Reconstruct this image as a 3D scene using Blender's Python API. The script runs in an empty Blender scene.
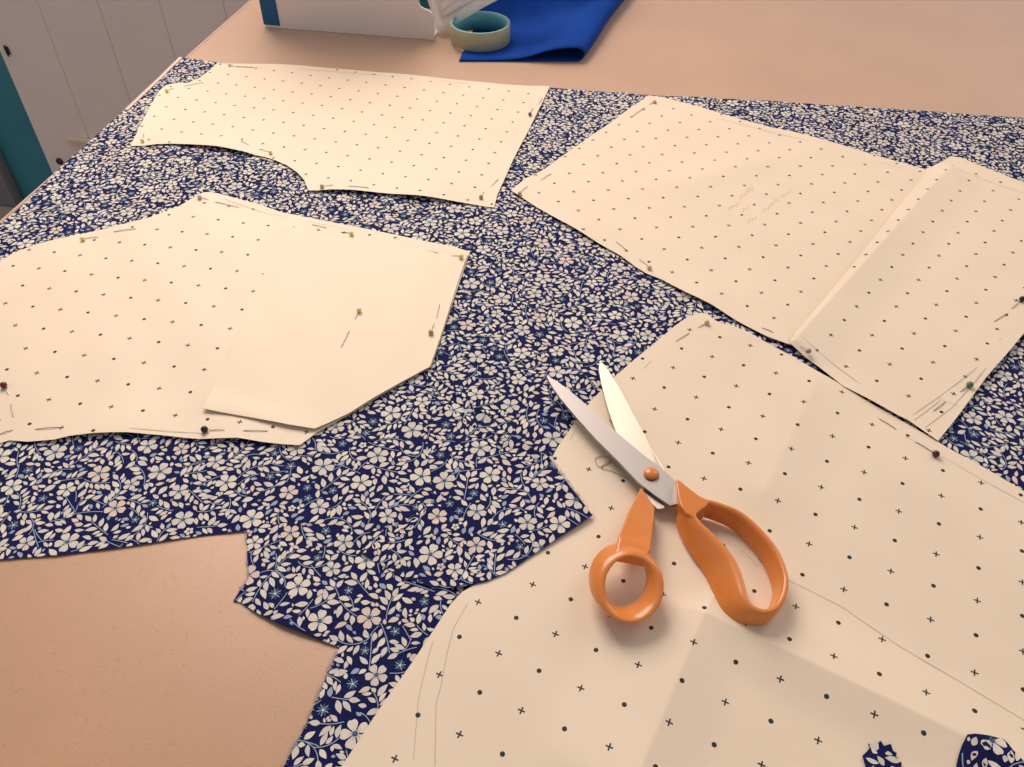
import bpy, bmesh, math, random
import numpy as np
from mathutils import Vector, Matrix
from mathutils.bvhtree import BVHTree
from mathutils.geometry import delaunay_2d_cdt

random.seed(4); rng = np.random.default_rng(4)
scene = bpy.context.scene
COL = scene.collection
TZ = 0.75                                   # height of the table top
F = 812.74; W, H = 1024, 767
RT = np.array([0.98532662, 0.17049347, 0.00796447])
UP = np.array([-0.12442406, 0.68557156, 0.71729373])
FW = np.array([-0.11683368, 0.70775958, -0.69672539])
CAM = np.array([0, 0, TZ + 0.44206])

def ray(px, py):
    return (px - W / 2) / F * RT - (py - H / 2) / F * UP + FW
def at(px, py, z=0.0):                      # point of the photo on the level z above the table top
    d = ray(px, py); t = (TZ + z - CAM[2]) / d[2]
    return CAM + d * t
def at_y(px, py, y):                        # the same on an upright plane across the room
    d = ray(px, py); return CAM + d * (y / d[1])
def P2(pts, z=0.0):
    return [tuple(at(x, y, z)[:2]) for x, y in pts]

# ------------------------------------------------------------------ materials
def lin(c):
    return tuple((v / 12.92 if v <= .04045 else ((v + .055) / 1.055) ** 2.4) for v in [k / 255 for k in c])
def mat(name, col, rough=.6, metal=0., spec=.5, noise=0., nscale=60., bump=0., bscale=300., col2=None, coat=0., sheen=0., trans=0.):
    m = bpy.data.materials.new(name); m.use_nodes = True
    nt = m.node_tree; b = nt.nodes['Principled BSDF']
    c = tuple(col) + (1,)
    b.inputs['Base Color'].default_value = c
    b.inputs['Roughness'].default_value = rough
    b.inputs['Metallic'].default_value = metal
    b.inputs['Specular IOR Level'].default_value = spec
    b.inputs['Coat Weight'].default_value = coat; b.inputs['Coat Roughness'].default_value = .4 if coat > .3 else .05
    if sheen: b.inputs['Sheen Weight'].default_value = sheen; b.inputs['Sheen Roughness'].default_value = .45; b.inputs['Sheen Tint'].default_value = (1, .93, .88, 1)
    if trans: b.inputs['Transmission Weight'].default_value = trans
    tc = nt.nodes.new('ShaderNodeTexCoord')
    if noise or col2:
        n = nt.nodes.new('ShaderNodeTexNoise'); n.inputs['Scale'].default_value = nscale
        n.inputs['Detail'].default_value = 5
        nt.links.new(tc.outputs['Object'], n.inputs['Vector'])
        r = nt.nodes.new('ShaderNodeMapRange')
        r.inputs['From Min'].default_value = .3; r.inputs['From Max'].default_value = .7
        nt.links.new(n.outputs['Fac'], r.inputs['Value'])
        mx = nt.nodes.new('ShaderNodeMix'); mx.data_type = 'RGBA'
        k = 1 - noise
        mx.inputs[6].default_value = c
        mx.inputs[7].default_value = (tuple(col2) if col2 else tuple(v * k for v in col)) + (1,)
        nt.links.new(r.outputs['Result'], mx.inputs[0])
        nt.links.new(mx.outputs[2], b.inputs['Base Color'])
    if bump:
        n2 = nt.nodes.new('ShaderNodeTexNoise'); n2.inputs['Scale'].default_value = bscale
        n2.inputs['Detail'].default_value = 4
        nt.links.new(tc.outputs['Object'], n2.inputs['Vector'])
        bp = nt.nodes.new('ShaderNodeBump'); bp.inputs['Strength'].default_value = bump
        bp.inputs['Distance'].default_value = .002
        nt.links.new(n2.outputs['Fac'], bp.inputs['Height'])
        nt.links.new(bp.outputs['Normal'], b.inputs['Normal'])
    return m

def mdf_material():
    m = mat('fibreboard', (.58, .31, .155), rough=.42, spec=.9, sheen=1., noise=.12, nscale=9, bump=.06, bscale=900)
    nt = m.node_tree; b = nt.nodes['Principled BSDF']
    src = b.inputs['Base Color'].links[0].from_socket
    tc = [n for n in nt.nodes if n.type == 'TEX_COORD'][0]
    v = nt.nodes.new('ShaderNodeTexNoise'); v.inputs['Scale'].default_value = 330; v.inputs['Detail'].default_value = 3
    nt.links.new(tc.outputs['Object'], v.inputs['Vector'])
    r = nt.nodes.new('ShaderNodeMapRange'); r.inputs['From Min'].default_value = .62; r.inputs['From Max'].default_value = .74
    nt.links.new(v.outputs['Fac'], r.inputs['Value'])
    sc_ = nt.nodes.new('ShaderNodeMath'); sc_.operation = 'MULTIPLY'; sc_.inputs[1].default_value = .7
    nt.links.new(r.outputs['Result'], sc_.inputs[0])
    mx = nt.nodes.new('ShaderNodeMix'); mx.data_type = 'RGBA'
    mx.inputs[7].default_value = (.40, .23, .13, 1)
    nt.links.new(sc_.outputs[0], mx.inputs[0]); nt.links.new(src, mx.inputs[6])
    nt.links.new(mx.outputs[2], b.inputs['Base Color'])
    return m

M = {}
M['mdf'] = mdf_material()
M['edge'] = mat('pale_edging', (.62, .45, .36), .5)
M['paper'] = mat('pattern_paper', (.87, .71, .52), rough=.55, spec=.35, noise=.05, nscale=14, bump=.05, bscale=90)
M['plain'] = mat('plain_paper', (.87, .71, .51), rough=.55, spec=.35, noise=.04, nscale=10, bump=.04, bscale=70)
M['ink'] = mat('print_ink', (.012, .020, .022), .7)
M['pencil'] = mat('pencil_grey', (.56, .44, .33), .7)
M['navy'] = mat('navy_cotton', (.009, .012, .080), .9, spec=.15, noise=.3, nscale=500)
M['cream'] = mat('cream_print', (.70, .64, .56), .9, spec=.15, noise=.12, nscale=260)
M['ivory'] = mat('ivory_print', (.78, .71, .59), .9, spec=.15, noise=.12, nscale=260)
M['blush'] = mat('blush_print', (.74, .60, .50), .9, spec=.15, noise=.12, nscale=260)
M['stem'] = mat('blue_grey_print', (.33, .39, .50), .9, spec=.15)
M['teal'] = mat('teal_print', (.07, .16, .23), .9, spec=.15)
M['steel'] = mat('satin_steel', (.43, .39, .36), .5, metal=1., bump=.02, bscale=700)
M['bright'] = mat('polished_steel', (.46, .41, .33), .42, metal=1.)
M['orange'] = mat('orange_plastic', (.74, .235, .045), .30, spec=.5, coat=.15, noise=.05, nscale=20)
M['pinsteel'] = mat('pin_steel', (.34, .29, .25), .35, metal=.9)
M['p_yellow'] = mat('pin_yellow', (.90, .70, .25), .25)
M['p_olive'] = mat('pin_olive', (.42, .32, .13), .25)
M['p_green'] = mat('pin_green', (.10, .20, .11), .25)
M['p_red'] = mat('pin_dark_red', (.16, .012, .03), .2)
M['p_plum'] = mat('pin_plum', (.055, .012, .022), .2)
M['p_black'] = mat('pin_black', (.010, .010, .016), .2)
M['p_cream'] = mat('pin_cream', (.66, .47, .33), .25)
M['p_white'] = mat('pin_white', (.88, .78, .66), .25)
M['p_grey'] = mat('pin_grey', (.32, .28, .24), .25)
M['board'] = mat('grey_board', (.90, .80, .72), .75, spec=.2, noise=.06, nscale=8)
M['bookcloth'] = mat('blue_bookcloth', (.010, .10, .25), .7, bump=.1, bscale=1500)
M['inner'] = mat('blue_lining', (.03, .17, .26), .7)
M['white'] = mat('white_paper', (.88, .82, .77), .6, noise=.03, nscale=20)
M['tape'] = mat('masking_tape', (.46, .44, .27), .45, noise=.1, nscale=30)
M['core'] = mat('tape_core', (.14, .46, .50), .5)
M['blue'] = mat('royal_blue_cloth', (.005, .055, .32), .8, spec=.1, noise=.2, nscale=25, bump=.04, bscale=1200)
M['wall'] = mat('white_painted_boards', (.88, .75, .68), .6, noise=.06, nscale=5)
M['tealpaint'] = mat('teal_paint', (.05, .28, .36), .55, noise=.25, nscale=3)
M['mauve'] = mat('grey_mauve_paint', (.19, .18, .20), .6)
M['floor'] = mat('pale_floorboards', (.40, .32, .27), .6, noise=.15, nscale=6)
M['leg'] = mat('beech_leg', (.55, .36, .2), .5)
M['thread'] = mat('beige_thread', (.40, .30, .21), .8)
M['fray'] = mat('frayed_yarn', (.58, .55, .52), .9)
M['dark'] = mat('dark_iron', (.02, .02, .03), .5)
M['batten'] = mat('pale_batten', (.68, .54, .42), .6)

# ------------------------------------------------------------------ object helpers
def link(name, me, mats, parent=None, smooth=False):
    o = bpy.data.objects.new(name, me); COL.objects.link(o)
    for m in (mats if isinstance(mats, (list, tuple)) else [mats]):
        me.materials.append(M[m] if isinstance(m, str) else m)
    if parent: o.parent = parent
    if smooth:
        me.polygons.foreach_set('use_smooth', [True] * len(me.polygons))
    return o
def obj(name, bm, mats, parent=None, smooth=False):
    me = bpy.data.meshes.new(name); bm.normal_update(); bm.to_mesh(me); bm.free()
    return link(name, me, mats, parent, smooth)
def tag(o, label, cat, group=None):
    o['label'] = label; o['category'] = cat
    if group: o['group'] = group
    return o
def struct(o):
    o['kind'] = 'structure'; return o
def thing(name, loc, label, cat, group=None, rz=0):
    o = bpy.data.objects.new(name, None); COL.objects.link(o)
    o.location = loc; o.rotation_euler = (0, 0, rz); o.empty_display_size = .02
    return tag(o, label, cat, group)
def rebase(o, base):                         # move the mesh so that the object's origin is its thing's base
    o.data.transform(Matrix.Translation(-Vector(base))); return o
def box(bm, lo, hi, bev=0.):
    r = bmesh.ops.create_cube(bm, size=1)
    c = [(a + b) / 2 for a, b in zip(lo, hi)]; s = [b - a for a, b in zip(lo, hi)]
    for v in r['verts']:
        v.co = Vector((v.co.x * s[0] + c[0], v.co.y * s[1] + c[1], v.co.z * s[2] + c[2]))
    if bev:
        es = list({e for v in r['verts'] for e in v.link_edges})
        bmesh.ops.bevel(bm, geom=es, offset=bev, segments=2, affect='EDGES')
    return bm
def tube(bm, pts, r, seg=6, closed=False):
    pts = [Vector(p) for p in pts]; n = len(pts); rings = []
    for i, p in enumerate(pts):
        a = pts[(i - 1) % n] if (closed or i) else pts[0]
        b = pts[(i + 1) % n] if (closed or i < n - 1) else pts[-1]
        t = (b - a).normalized()
        u = Vector((0, 0, 1)).cross(t)
        if u.length < 1e-4: u = Vector((1, 0, 0))
        u.normalize(); v = t.cross(u)
        rr = r[i] if isinstance(r, (list, tuple)) else r
        rings.append([bm.verts.new(p + (u * math.cos(k * 2 * math.pi / seg) + v * math.sin(k * 2 * math.pi / seg)) * rr) for k in range(seg)])
    for i in range(n if closed else n - 1):
        A, B = rings[i], rings[(i + 1) % n]
        for k in range(seg):
            bm.faces.new((A[k], A[(k + 1) % seg], B[(k + 1) % seg], B[k]))
    if not closed:
        bm.faces.new(rings[0][::-1]); bm.faces.new(rings[-1])
    return bm
def prism(bm, poly, z0, z1):
    if sum(a[0] * b[1] - b[0] * a[1] for a, b in zip(poly, poly[1:] + poly[:1])) < 0: poly = poly[::-1]
    lo = [bm.verts.new((x, y, z0)) for x, y in poly]; hi = [bm.verts.new((x, y, z1)) for x, y in poly]
    bm.faces.new(lo[::-1]); bm.faces.new(hi); n = len(poly)
    for i in range(n): bm.faces.new((lo[i], lo[(i + 1) % n], hi[(i + 1) % n], hi[i]))
    return bm
def catmull(pts, closed=True, k=5):
    n = len(pts); out = []
    P = [np.array(p, float) for p in pts]
    for i in range(n if closed else n - 1):
        p0, p1, p2, p3 = (P[(i + d) % n] if closed else P[min(max(i + d, 0), n - 1)] for d in (-1, 0, 1, 2))
        for s in range(k):
            t = s / k
            out.append(tuple(.5 * (2 * p1 + (p2 - p0) * t + (2 * p0 - 5 * p1 + 4 * p2 - p3) * t * t + (3 * p1 - p0 - 3 * p2 + p3) * t ** 3)))
    if not closed: out.append(tuple(P[-1]))
    return out
def inside(pts, poly):
    pts = np.atleast_2d(pts); x, y = pts[:, 0], pts[:, 1]; r = np.zeros(len(pts), bool)
    q = np.asarray(poly); x1, y1 = q[:, 0], q[:, 1]; x2, y2 = np.roll(x1, -1), np.roll(y1, -1)
    for a, b, c, d in zip(x1, y1, x2, y2):
        if b != d:
            r ^= ((b > y) != (d > y)) & (x < (c - a) * (y - b) / (d - b) + a)
    return r
def nearest(pts, poly):                      # nearest point of an outline and its distance
    pts = np.atleast_2d(pts); q = np.asarray(poly); best = np.full(len(pts), 1e9); bp = np.zeros((len(pts), 2))
    for a, b in zip(q, np.roll(q, -1, 0)):
        e = b - a; L = e @ e
        if L < 1e-14: continue
        t = np.clip(((pts - a) @ e) / L, 0, 1); c = a + t[:, None] * e
        d = np.hypot(*(pts - c).T); m = d < best; best[m] = d[m]; bp[m] = c[m]
    return bp, best

# ------------------------------------------------------------------ sheets of paper and cloth
def segd(x, y, a, b):                        # signed distance from a line and the place along it
    e = np.array(b) - np.array(a); L = np.hypot(*e); e = e / L
    return (x - a[0]) * -e[1] + (y - a[1]) * e[0], ((x - a[0]) * e[0] + (y - a[1]) * e[1]) / L
def crease(a, b, amp, w1, w2=None, fade=.06):
    w2 = w2 or w1
    def f(x, y):
        d, t = segd(x, y, a, b)
        k = np.clip(1 - np.where(d > 0, d / w1, -d / w2), 0, 1)
        k = np.where(k > 0, k ** 1.15, 0)
        end = np.clip((t + fade) / max(fade, 1e-6), 0, 1) * np.clip((1 + fade - t) / max(fade, 1e-6), 0, 1)
        return amp * k * end
    return f
def bump(c, amp, s, s2=None, ang=0):
    s2 = s2 or s
    def f(x, y):
        u = (x - c[0]) * math.cos(ang) + (y - c[1]) * math.sin(ang); v = -(x - c[0]) * math.sin(ang) + (y - c[1]) * math.cos(ang)
        return amp * np.exp(-(u / s) ** 2 - (v / s2) ** 2)
    return f
def ruck(a, b, amp, wl, w):                   # crumpled ridges running beside a line
    def f(x, y):
        d, t = segd(x, y, a, b)
        return amp * np.cos(d * 6.283 / wl + 3 * np.sin(t * 5)) * np.exp(-(d / w) ** 2) * np.clip(t * 8, 0, 1) * np.clip((1 - t) * 8, 0, 1)
    return f
def swell(amp, wl, ph):
    def f(x, y):
        return amp * (np.sin(x * 6.283 / wl + ph) * np.cos(y * 6.283 / (wl * 1.3) + ph * 2.1) + .6 * np.sin((x + y) * 6.283 / (wl * .55) + ph * 3))
    return f
def highest(*fs):
    return lambda x, y: np.maximum.reduce([f(x, y) for f in fs])
class Sheet:
    def __init__(s, outline, base, fs, step=.008, extra=(), floor=None):
        s.poly = [tuple(p) for p in outline]; s.base = base; s.fs = fs; s.step = step; s.extra = extra; s.floor = floor
        s.decals = []                        # (array of points, material slot)
    def z(s, x, y):
        v = np.full(np.shape(x), s.base, float)
        for f in s.fs: v = v + f(x, y)
        if callable(s.floor): v = np.maximum(v, s.floor(x, y))
        elif s.floor is not None: v = np.maximum(v, s.floor)
        return TZ + v
    def build(s, name, mats, parent=None, thick=.00025, base=(0, 0, 0)):
        q = np.array(s.poly); edge = []
        for a, b in zip(q, np.roll(q, -1, 0)):
            n = max(1, int(np.hypot(*(b - a)) / s.step))
            edge += [a + (b - a) * k / n for k in range(n)]
        edge = np.array(edge)
        lo, hi = q.min(0), q.max(0)
        gx, gy = np.meshgrid(np.arange(lo[0], hi[0], s.step), np.arange(lo[1], hi[1], s.step))
        g = np.c_[gx.ravel() + (np.arange(gx.size) // gx.shape[1] % 2) * s.step / 2, gy.ravel()]
        g = g[inside(g, s.poly)]; g = g[nearest(g, s.poly)[1] > s.step * .5]
        ex = []
        for a, b in s.extra:
            n = int(np.hypot(b[0] - a[0], b[1] - a[1]) / (s.step * .45))
            d = (np.array(b) - np.array(a)) / np.hypot(b[0] - a[0], b[1] - a[1]); nn = np.array([-d[1], d[0]])
            for k in range(n + 1):
                for w in (0, .0012, -.0012): ex.append(np.array(a) + (np.array(b) - np.array(a)) * k / n + nn * w)
        if ex:
            ex = np.array(ex); ex = ex[inside(ex, s.poly)]
            ex = ex[nearest(ex, s.poly)[1] > s.step * .3]
            keep = np.ones(len(g), bool)
            for p in ex: keep &= np.hypot(*(g - p).T) > s.step * .5
            g = np.r_[g[keep], ex]
        pts = [Vector(p) for p in np.r_[edge, g]]; ne = len(edge)
        vs, es, fs_, *_ = delaunay_2d_cdt(pts, [(i, (i + 1) % ne) for i in range(ne)], [], 1, 1e-6)
        xy = np.array([tuple(v) for v in vs]); z = s.z(xy[:, 0], xy[:, 1])
        top = np.c_[xy, z]; n = len(top)
        cnt = {}
        for f in fs_:
            for a, b in zip(f, list(f[1:]) + [f[0]]): cnt[(a, b)] = 1
        rim = [(a, b) for (a, b) in cnt if (b, a) not in cnt]
        low = top - np.array([0, 0, thick])
        verts = np.r_[top, low, top, low].tolist()            # the rim has vertices of its own, so that it shades as a crisp edge
        faces = [tuple(f) for f in fs_] + [tuple(i + n for i in f[::-1]) for f in fs_] + [(b + 2 * n, a + 2 * n, a + 3 * n, b + 3 * n) for a, b in rim]
        sl = [0] * len(faces); ntop = len(faces)
        if s.decals:
            bvh = BVHTree.FromPolygons([Vector(v) for v in top], [tuple(f) for f in fs_])
            dn = Vector((0, 0, -1)); k = len(verts)
            for pts_, slot, lift in s.decals:
                ids = []
                for x, y in pts_:
                    hit = bvh.ray_cast(Vector((x, y, TZ + 1)), dn)[0]
                    zz = hit.z if hit else float(s.z(np.array(x), np.array(y)))
                    verts.append((x, y, zz + lift)); ids.append(k); k += 1
                faces.append(ids); sl.append(slot)
        me = bpy.data.meshes.new(name)
        if any(base): verts = [(a - base[0], b - base[1], c - base[2]) for a, b, c in verts]
        me.from_pydata(verts, [], faces); 
        o = link(name, me, mats, parent, True)
        me.polygons.foreach_set('material_index', sl); me.update()
        return o
    def add(s, pts, slot, lift=.00008):
        pts = np.asarray(pts)
        ar = np.sum(pts[:, 0] * np.roll(pts[:, 1], -1) - np.roll(pts[:, 0], -1) * pts[:, 1])
        if ar < 0: pts = pts[::-1]
        s.decals.append((pts, slot, lift))
    def line(s, pts, w, slot, lift=.0001):
        pts = [np.array(p) for p in pts]; out = []
        for i, p in enumerate(pts):
            a, b = pts[max(i - 1, 0)], pts[min(i + 1, len(pts) - 1)]; t = (b - a) / np.hypot(*(b - a)); nn = np.array([-t[1], t[0]])
            out.append((p + nn * w / 2, p - nn * w / 2))
        for (a, b), (c, d) in zip(out, out[1:]):
            s.add([b, d, c, a], slot, lift)
    def grid(s, theta, org, margin=.002, only=None, h=.0024):       # dot and cross marks one inch apart
        q = np.array(s.poly); ca, sa = math.cos(theta), math.sin(theta); kk = 1 - h / .442; st = .0254 * kk; org = (org[0] * kk, org[1] * kk)
        for i in range(-45, 46):
            for j in range(-45, 46):
                c = np.array([org[0] + st * (i * ca + j * sa), org[1] + st * (i * sa - j * ca)])
                if (c < q.min(0)).any() or (c > q.max(0)).any(): continue
                if not inside(c, s.poly)[0] or nearest(c, s.poly)[1][0] < margin: continue
                if only and not only(c): continue
                if (i + j) % 2 == 0:
                    s.add([c + .00145 * np.array([math.cos(k * math.pi / 5), math.sin(k * math.pi / 5)]) for k in range(10)], 1)
                else:
                    h, w = .0021, .00042
                    cr = [(-h, -w), (-w, -w), (-w, -h), (w, -h), (w, -w), (h, -w), (h, w), (w, w), (w, h), (-w, h), (-w, w), (-h, w)]
                    s.add([c + np.array([x * ca - y * sa, x * sa + y * ca]) for x, y in cr], 1)

# ------------------------------------------------------------------ the floral print: one repeat
TILE = .30; RES = 750; CELL = TILE / RES
occ = np.zeros((RES, RES), bool); MOTIF = []
def raster(poly, grow=1.):
    q = np.asarray(poly); c = q.mean(0); q = c + (q - c) * grow
    lo = np.floor(q.min(0) / CELL).astype(int); hi = np.ceil(q.max(0) / CELL).astype(int)
    gx, gy = np.meshgrid(np.arange(lo[0], hi[0] + 1), np.arange(lo[1], hi[1] + 1))
    g = np.c_[gx.ravel(), gy.ravel()]
    m = inside((g + .5) * CELL, q)
    return g[m][:, 1] % RES, g[m][:, 0] % RES
def free(polys, grow=1.12):
    return not any(occ[raster(p, grow)].any() for p in polys)
def put(items, grow=1.1, mark=None):
    for p, s in items:
        MOTIF.append((np.asarray(p), s))
    for p in (mark or [p for p, s in items]): occ[raster(p, grow)] = True
def rot(p, a): return np.asarray(p) @ np.array([[math.cos(a), math.sin(a)], [-math.sin(a), math.cos(a)]])
def leaf(c, a, L, w, bend=0.):
    t = np.linspace(0, 1, 7); h = np.sin(t ** .85 * math.pi) * w / 2
    cy = bend * L * np.sin(t * math.pi)
    up = np.c_[t * L, cy + h]; dn = np.c_[t[1:-1] * L, cy[1:-1] - h[1:-1]][::-1]
    return np.array(c) + rot(np.r_[up, dn], a)
def disc(c, r, n=8, a=0): return np.array(c) + r * np.c_[np.cos(np.arange(n) * 2 * math.pi / n + a), np.sin(np.arange(n) * 2 * math.pi / n + a)]
def flower(c, r, a, sl):
    it = []
    prof = [(.16, .05), (.40, .24), (.64, .35), (.84, .32), (.97, .18), (.94, 0), (.97, -.18), (.84, -.32), (.64, -.35), (.40, -.24), (.16, -.05)]
    for k in range(5): it.append((np.array(c) + rot(np.array(prof) * r, a + k * 2 * math.pi / 5), sl))
    it.append((disc(c, r * .13, 7), 5))
    for k in range(5):
        b = a + (k + .5) * 2 * math.pi / 5
        it.append((disc(np.array(c) + r * .22 * np.array([math.cos(b), math.sin(b)]), r * .06, 5), 4))
        it.append((np.array(c) + rot(np.array([(.14, .022), (.46, 0), (.14, -.022)]) * r, a + k * 2 * math.pi / 5), 5))
    return it
def blossom(c, r, a, sl, n=5):
    it = [(disc(np.array(c) + .6 * r * np.array([math.cos(a + k * 6.2832 / n), math.sin(a + k * 6.2832 / n)]), r * .36, 7), sl) for k in range(n)]
    return it + [(disc(c, r * .2, 6), 4)]
def thistle(c, r, a):
    it = [(np.array(c) + rot(np.array([(.2, .07), (.7, .09), (1, 0), (.7, -.09), (.2, -.07)]) * r, a + k * 6.2832 / 10), 4 if k % 2 else 5) for k in range(10)]
    return it + [(disc(c, r * .2, 6), 2)]
U = rng.uniform
for k in range(900):                        # open five-petalled flowers
    c = U(0, TILE, 2); r = U(.0056, .0084)
    if free([disc(c, r * 1.9, 14)]):
        put(flower(c, r, U(0, 6.3), int(rng.choice([1, 1, 1, 2, 2, 3]))), mark=[disc(c, r * .98, 12)], grow=1.)
        if len(MOTIF) > 95 * 16: break
for k in range(500):
    c = U(0, TILE, 2); r = U(.0030, .0043)
    if free([disc(c, r * 1.25, 10)]):
        put(thistle(c, r, U(0, 6.3)), mark=[disc(c, r * 1.02, 10)])
        if k > 90: break
for k in range(800):                        # curving sprays with paired leaves
    p = U(0, TILE, 2); a = U(0, 6.3); cur = U(-90, 90); L = U(.010, .026); n = int(L / .0016)
    pts = [p.copy()]; aa = a
    for i in range(n):
        aa += cur * .0016; p = p + .0016 * np.array([math.cos(aa), math.sin(aa)])
        ip = (p / CELL).astype(int) % RES
        if occ[ip[1], ip[0]]: break
        pts.append(p.copy())
    if len(pts) < 7: continue
    qs = []
    for (u, v) in zip(pts, pts[1:]):
        t = (v - u) / np.hypot(*(v - u)); nn = np.array([-t[1], t[0]]) * .00026
        qs.append((np.array([u - nn, v - nn, v + nn, u + nn]), 4))
    put(qs, grow=1.)
    for i in range(2, len(pts), 2):
        t = pts[i] - pts[i - 1]; ta = math.atan2(t[1], t[0])
        for sd in (1, -1):
            if random.random() < .1: continue
            l = U(.0052, .0086); g = leaf(pts[i] + .0010 * np.array([math.cos(ta + sd * 1.2), math.sin(ta + sd * 1.2)]), ta + sd * U(.6, 1.15), l, l * U(.38, .50), sd * U(-.08, .08))
            if free([g], .95): put([(g, int(rng.choice([1, 1, 1, 2])))], 1.05)
    t = pts[-1] - pts[-2]; g = leaf(pts[-1], math.atan2(t[1], t[0]), .0068, .0033)
    if free([g], 1.0): put([(g, 1)])
for k in range(260):
    c = U(0, TILE, 2); r = U(.0026, .0034)
    if free([disc(c, r * 1.1, 9)]): put(blossom(c, r, U(0, 6.3), int(rng.choice([1, 2, 2, 3]))), mark=[disc(c, r, 9)])
def fill(n, l0, l1, wr0, wr1, g=1.12):
    for k in range(n):
        c = U(0, TILE, 2)
        ip = (c / CELL).astype(int)
        if occ[ip[1] % RES, ip[0] % RES]: continue
        l = U(l0, l1); q = leaf(c, U(0, 6.3), l, l * U(wr0, wr1), U(-.1, .1))
        if free([q], g): put([(q, int(rng.choice([1, 1, 1, 2, 2, 3, 4, 4] if l < .0064 else [1, 1, 1, 2, 2, 3])))], 1.08)
fill(4000, .0058, .0088, .40, .52, 1.08); fill(8000, .0046, .0064, .44, .58, 1.04); fill(6000, .0024, .0042, .5, .75, 1.02)
CEN = np.array([p.mean(0) for p, s in MOTIF])
FMATS = ['navy', 'cream', 'ivory', 'blush', 'stem', 'teal']

def printed(sheet, ang, org, hide=()):
    """lay the repeat over a sheet of cloth; what lies deep under a pattern sheet is skipped"""
    q = np.array(sheet.poly); ca, sa = math.cos(ang), math.sin(ang); Rm = np.array([[ca, -sa], [sa, ca]])
    loc = (q - org) @ Rm                     # into print space
    i0, i1 = np.floor(loc.min(0) / TILE).astype(int), np.ceil(loc.max(0) / TILE).astype(int)
    for i in range(i0[0] - 1, i1[0] + 1):
        for j in range(i0[1] - 1, i1[1] + 1):
            sh = np.array([i, j]) * TILE
            C = (CEN + sh) @ Rm.T + org
            ok = inside(C, q)
            for h in hide:
                hq = np.asarray(h); w = np.where(ok & inside(C, hq))[0]
                if len(w):
                    far = nearest(C[w], hq)[1] > .014; ok[w[far]] = False
            idx = np.where(ok)[0]
            if not len(idx): continue
            bd = nearest(C[idx], q)[1]
            for t, d in zip(idx, bd):
                p, s = MOTIF[t]; pp = (p + sh) @ Rm.T + org
                if d < .02:
                    out = ~inside(pp, q)
                    if out.any():
                        pp = pp.copy(); pp[out] = nearest(pp[out], q)[0]
                sheet.add(pp, s, .00016 + (.00008 if s == 4 else .00012 if s == 5 else 0))

# ------------------------------------------------------------------ room
YW = 1.64
def quad_box(name, lo, hi, m, parent=None, bev=0.):
    return obj(name, box(bmesh.new(), lo, hi, bev), m, parent)
bm = bmesh.new()                             # floorboards with gaps
for k in range(32):
    x0 = -4.6 + k * .2; box(bm, (x0, -1.6, -.03), (x0 + .196, YW + .2, 0), .002)
struct(obj('floor', bm, 'floor'))
ex = at_y(28, 117, YW)[0]                    # edge of the boarded part of the wall
bm = bmesh.new(); x = ex
while x < -.35:
    w = .145; box(bm, (x, YW, .0), (x + w - .0002, YW + .03, 1.335), .0016); x += w
box(bm, (ex, YW + .012, 0), (x, YW + .04, 1.335))
struct(obj('wall_back', bm, 'wall'))
struct(quad_box('door_1', (-2.3, YW + .03, 0), (ex - .004, YW + .07, 2.1), 'tealpaint', None, .003))
bx = at_y(8, 185, YW)[0]
struct(quad_box('trim_1', (-4.6, YW + .0, 0), (bx, YW + .03, 2.6), 'mauve', None, .004))
hx = at_y(8, 49, YW); bm = bmesh.new()
box(bm, (hx[0] - .007, YW - .005, hx[2] - .012), (hx[0] + .003, YW + .0, hx[2] + .006), .0015)
tube(bm, [(hx[0] - .002, YW - .005, hx[2] - .015), (hx[0] - .002, YW - .005, hx[2] + .010)], .002, 8)
wf = bmesh.new()                             # the window over the boards, whose light falls on the table
for lo, hi in (((-1.40, YW, 1.34), (-.12, YW + .05, 1.38)), ((-1.40, YW, 2.60), (-.12, YW + .05, 2.66)), ((-1.40, YW, 1.38), (-1.34, YW + .05, 2.60)), ((-.18, YW, 1.38), (-.12, YW + .05, 2.60)), ((-.78, YW, 1.38), (-.74, YW + .05, 2.60))): box(wf, lo, hi, .004)
struct(obj('window_1', wf, 'white'))
wf = bmesh.new()  # added out-of-view window frame, there only to go with the right-hand fill lamp
for lo, hi in (((.68, YW, 1.34), (1.62, YW + .05, 1.38)), ((.68, YW, 2.60), (1.62, YW + .05, 2.66)), ((.68, YW, 1.38), (.74, YW + .05, 2.60)), ((1.56, YW, 1.38), (1.62, YW + .05, 2.60)), ((1.13, YW, 1.38), (1.17, YW + .05, 2.60))): box(wf, lo, hi, .004)
struct(obj('added_fill_window', wf, 'white'))
tag(obj('hinge', bm, 'dark'), 'small dark iron hinge on the edge of the pale boarded wall', 'hinge')
sx = at_y(60, 161, YW); bm = bmesh.new()
tube(bm, [(sx[0], YW + .001, sx[2]), (sx[0], YW - .004, sx[2]), (sx[0], YW - .008, sx[2])], [.009, .009, .005], 12)
tag(obj('wall_stud', bm, 'dark'), 'small dark round stud low on the pale boarded wall', 'stud')
a_, b_ = at_y(70, 138, YW), at_y(104, 145, YW)
tag(quad_box('batten', (a_[0], YW - .014, b_[2] - .004), (b_[0] + .03, YW, a_[2] + .004), 'batten', None, .003), 'short pale wooden batten fixed flat across the boarded wall', 'batten')

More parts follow.
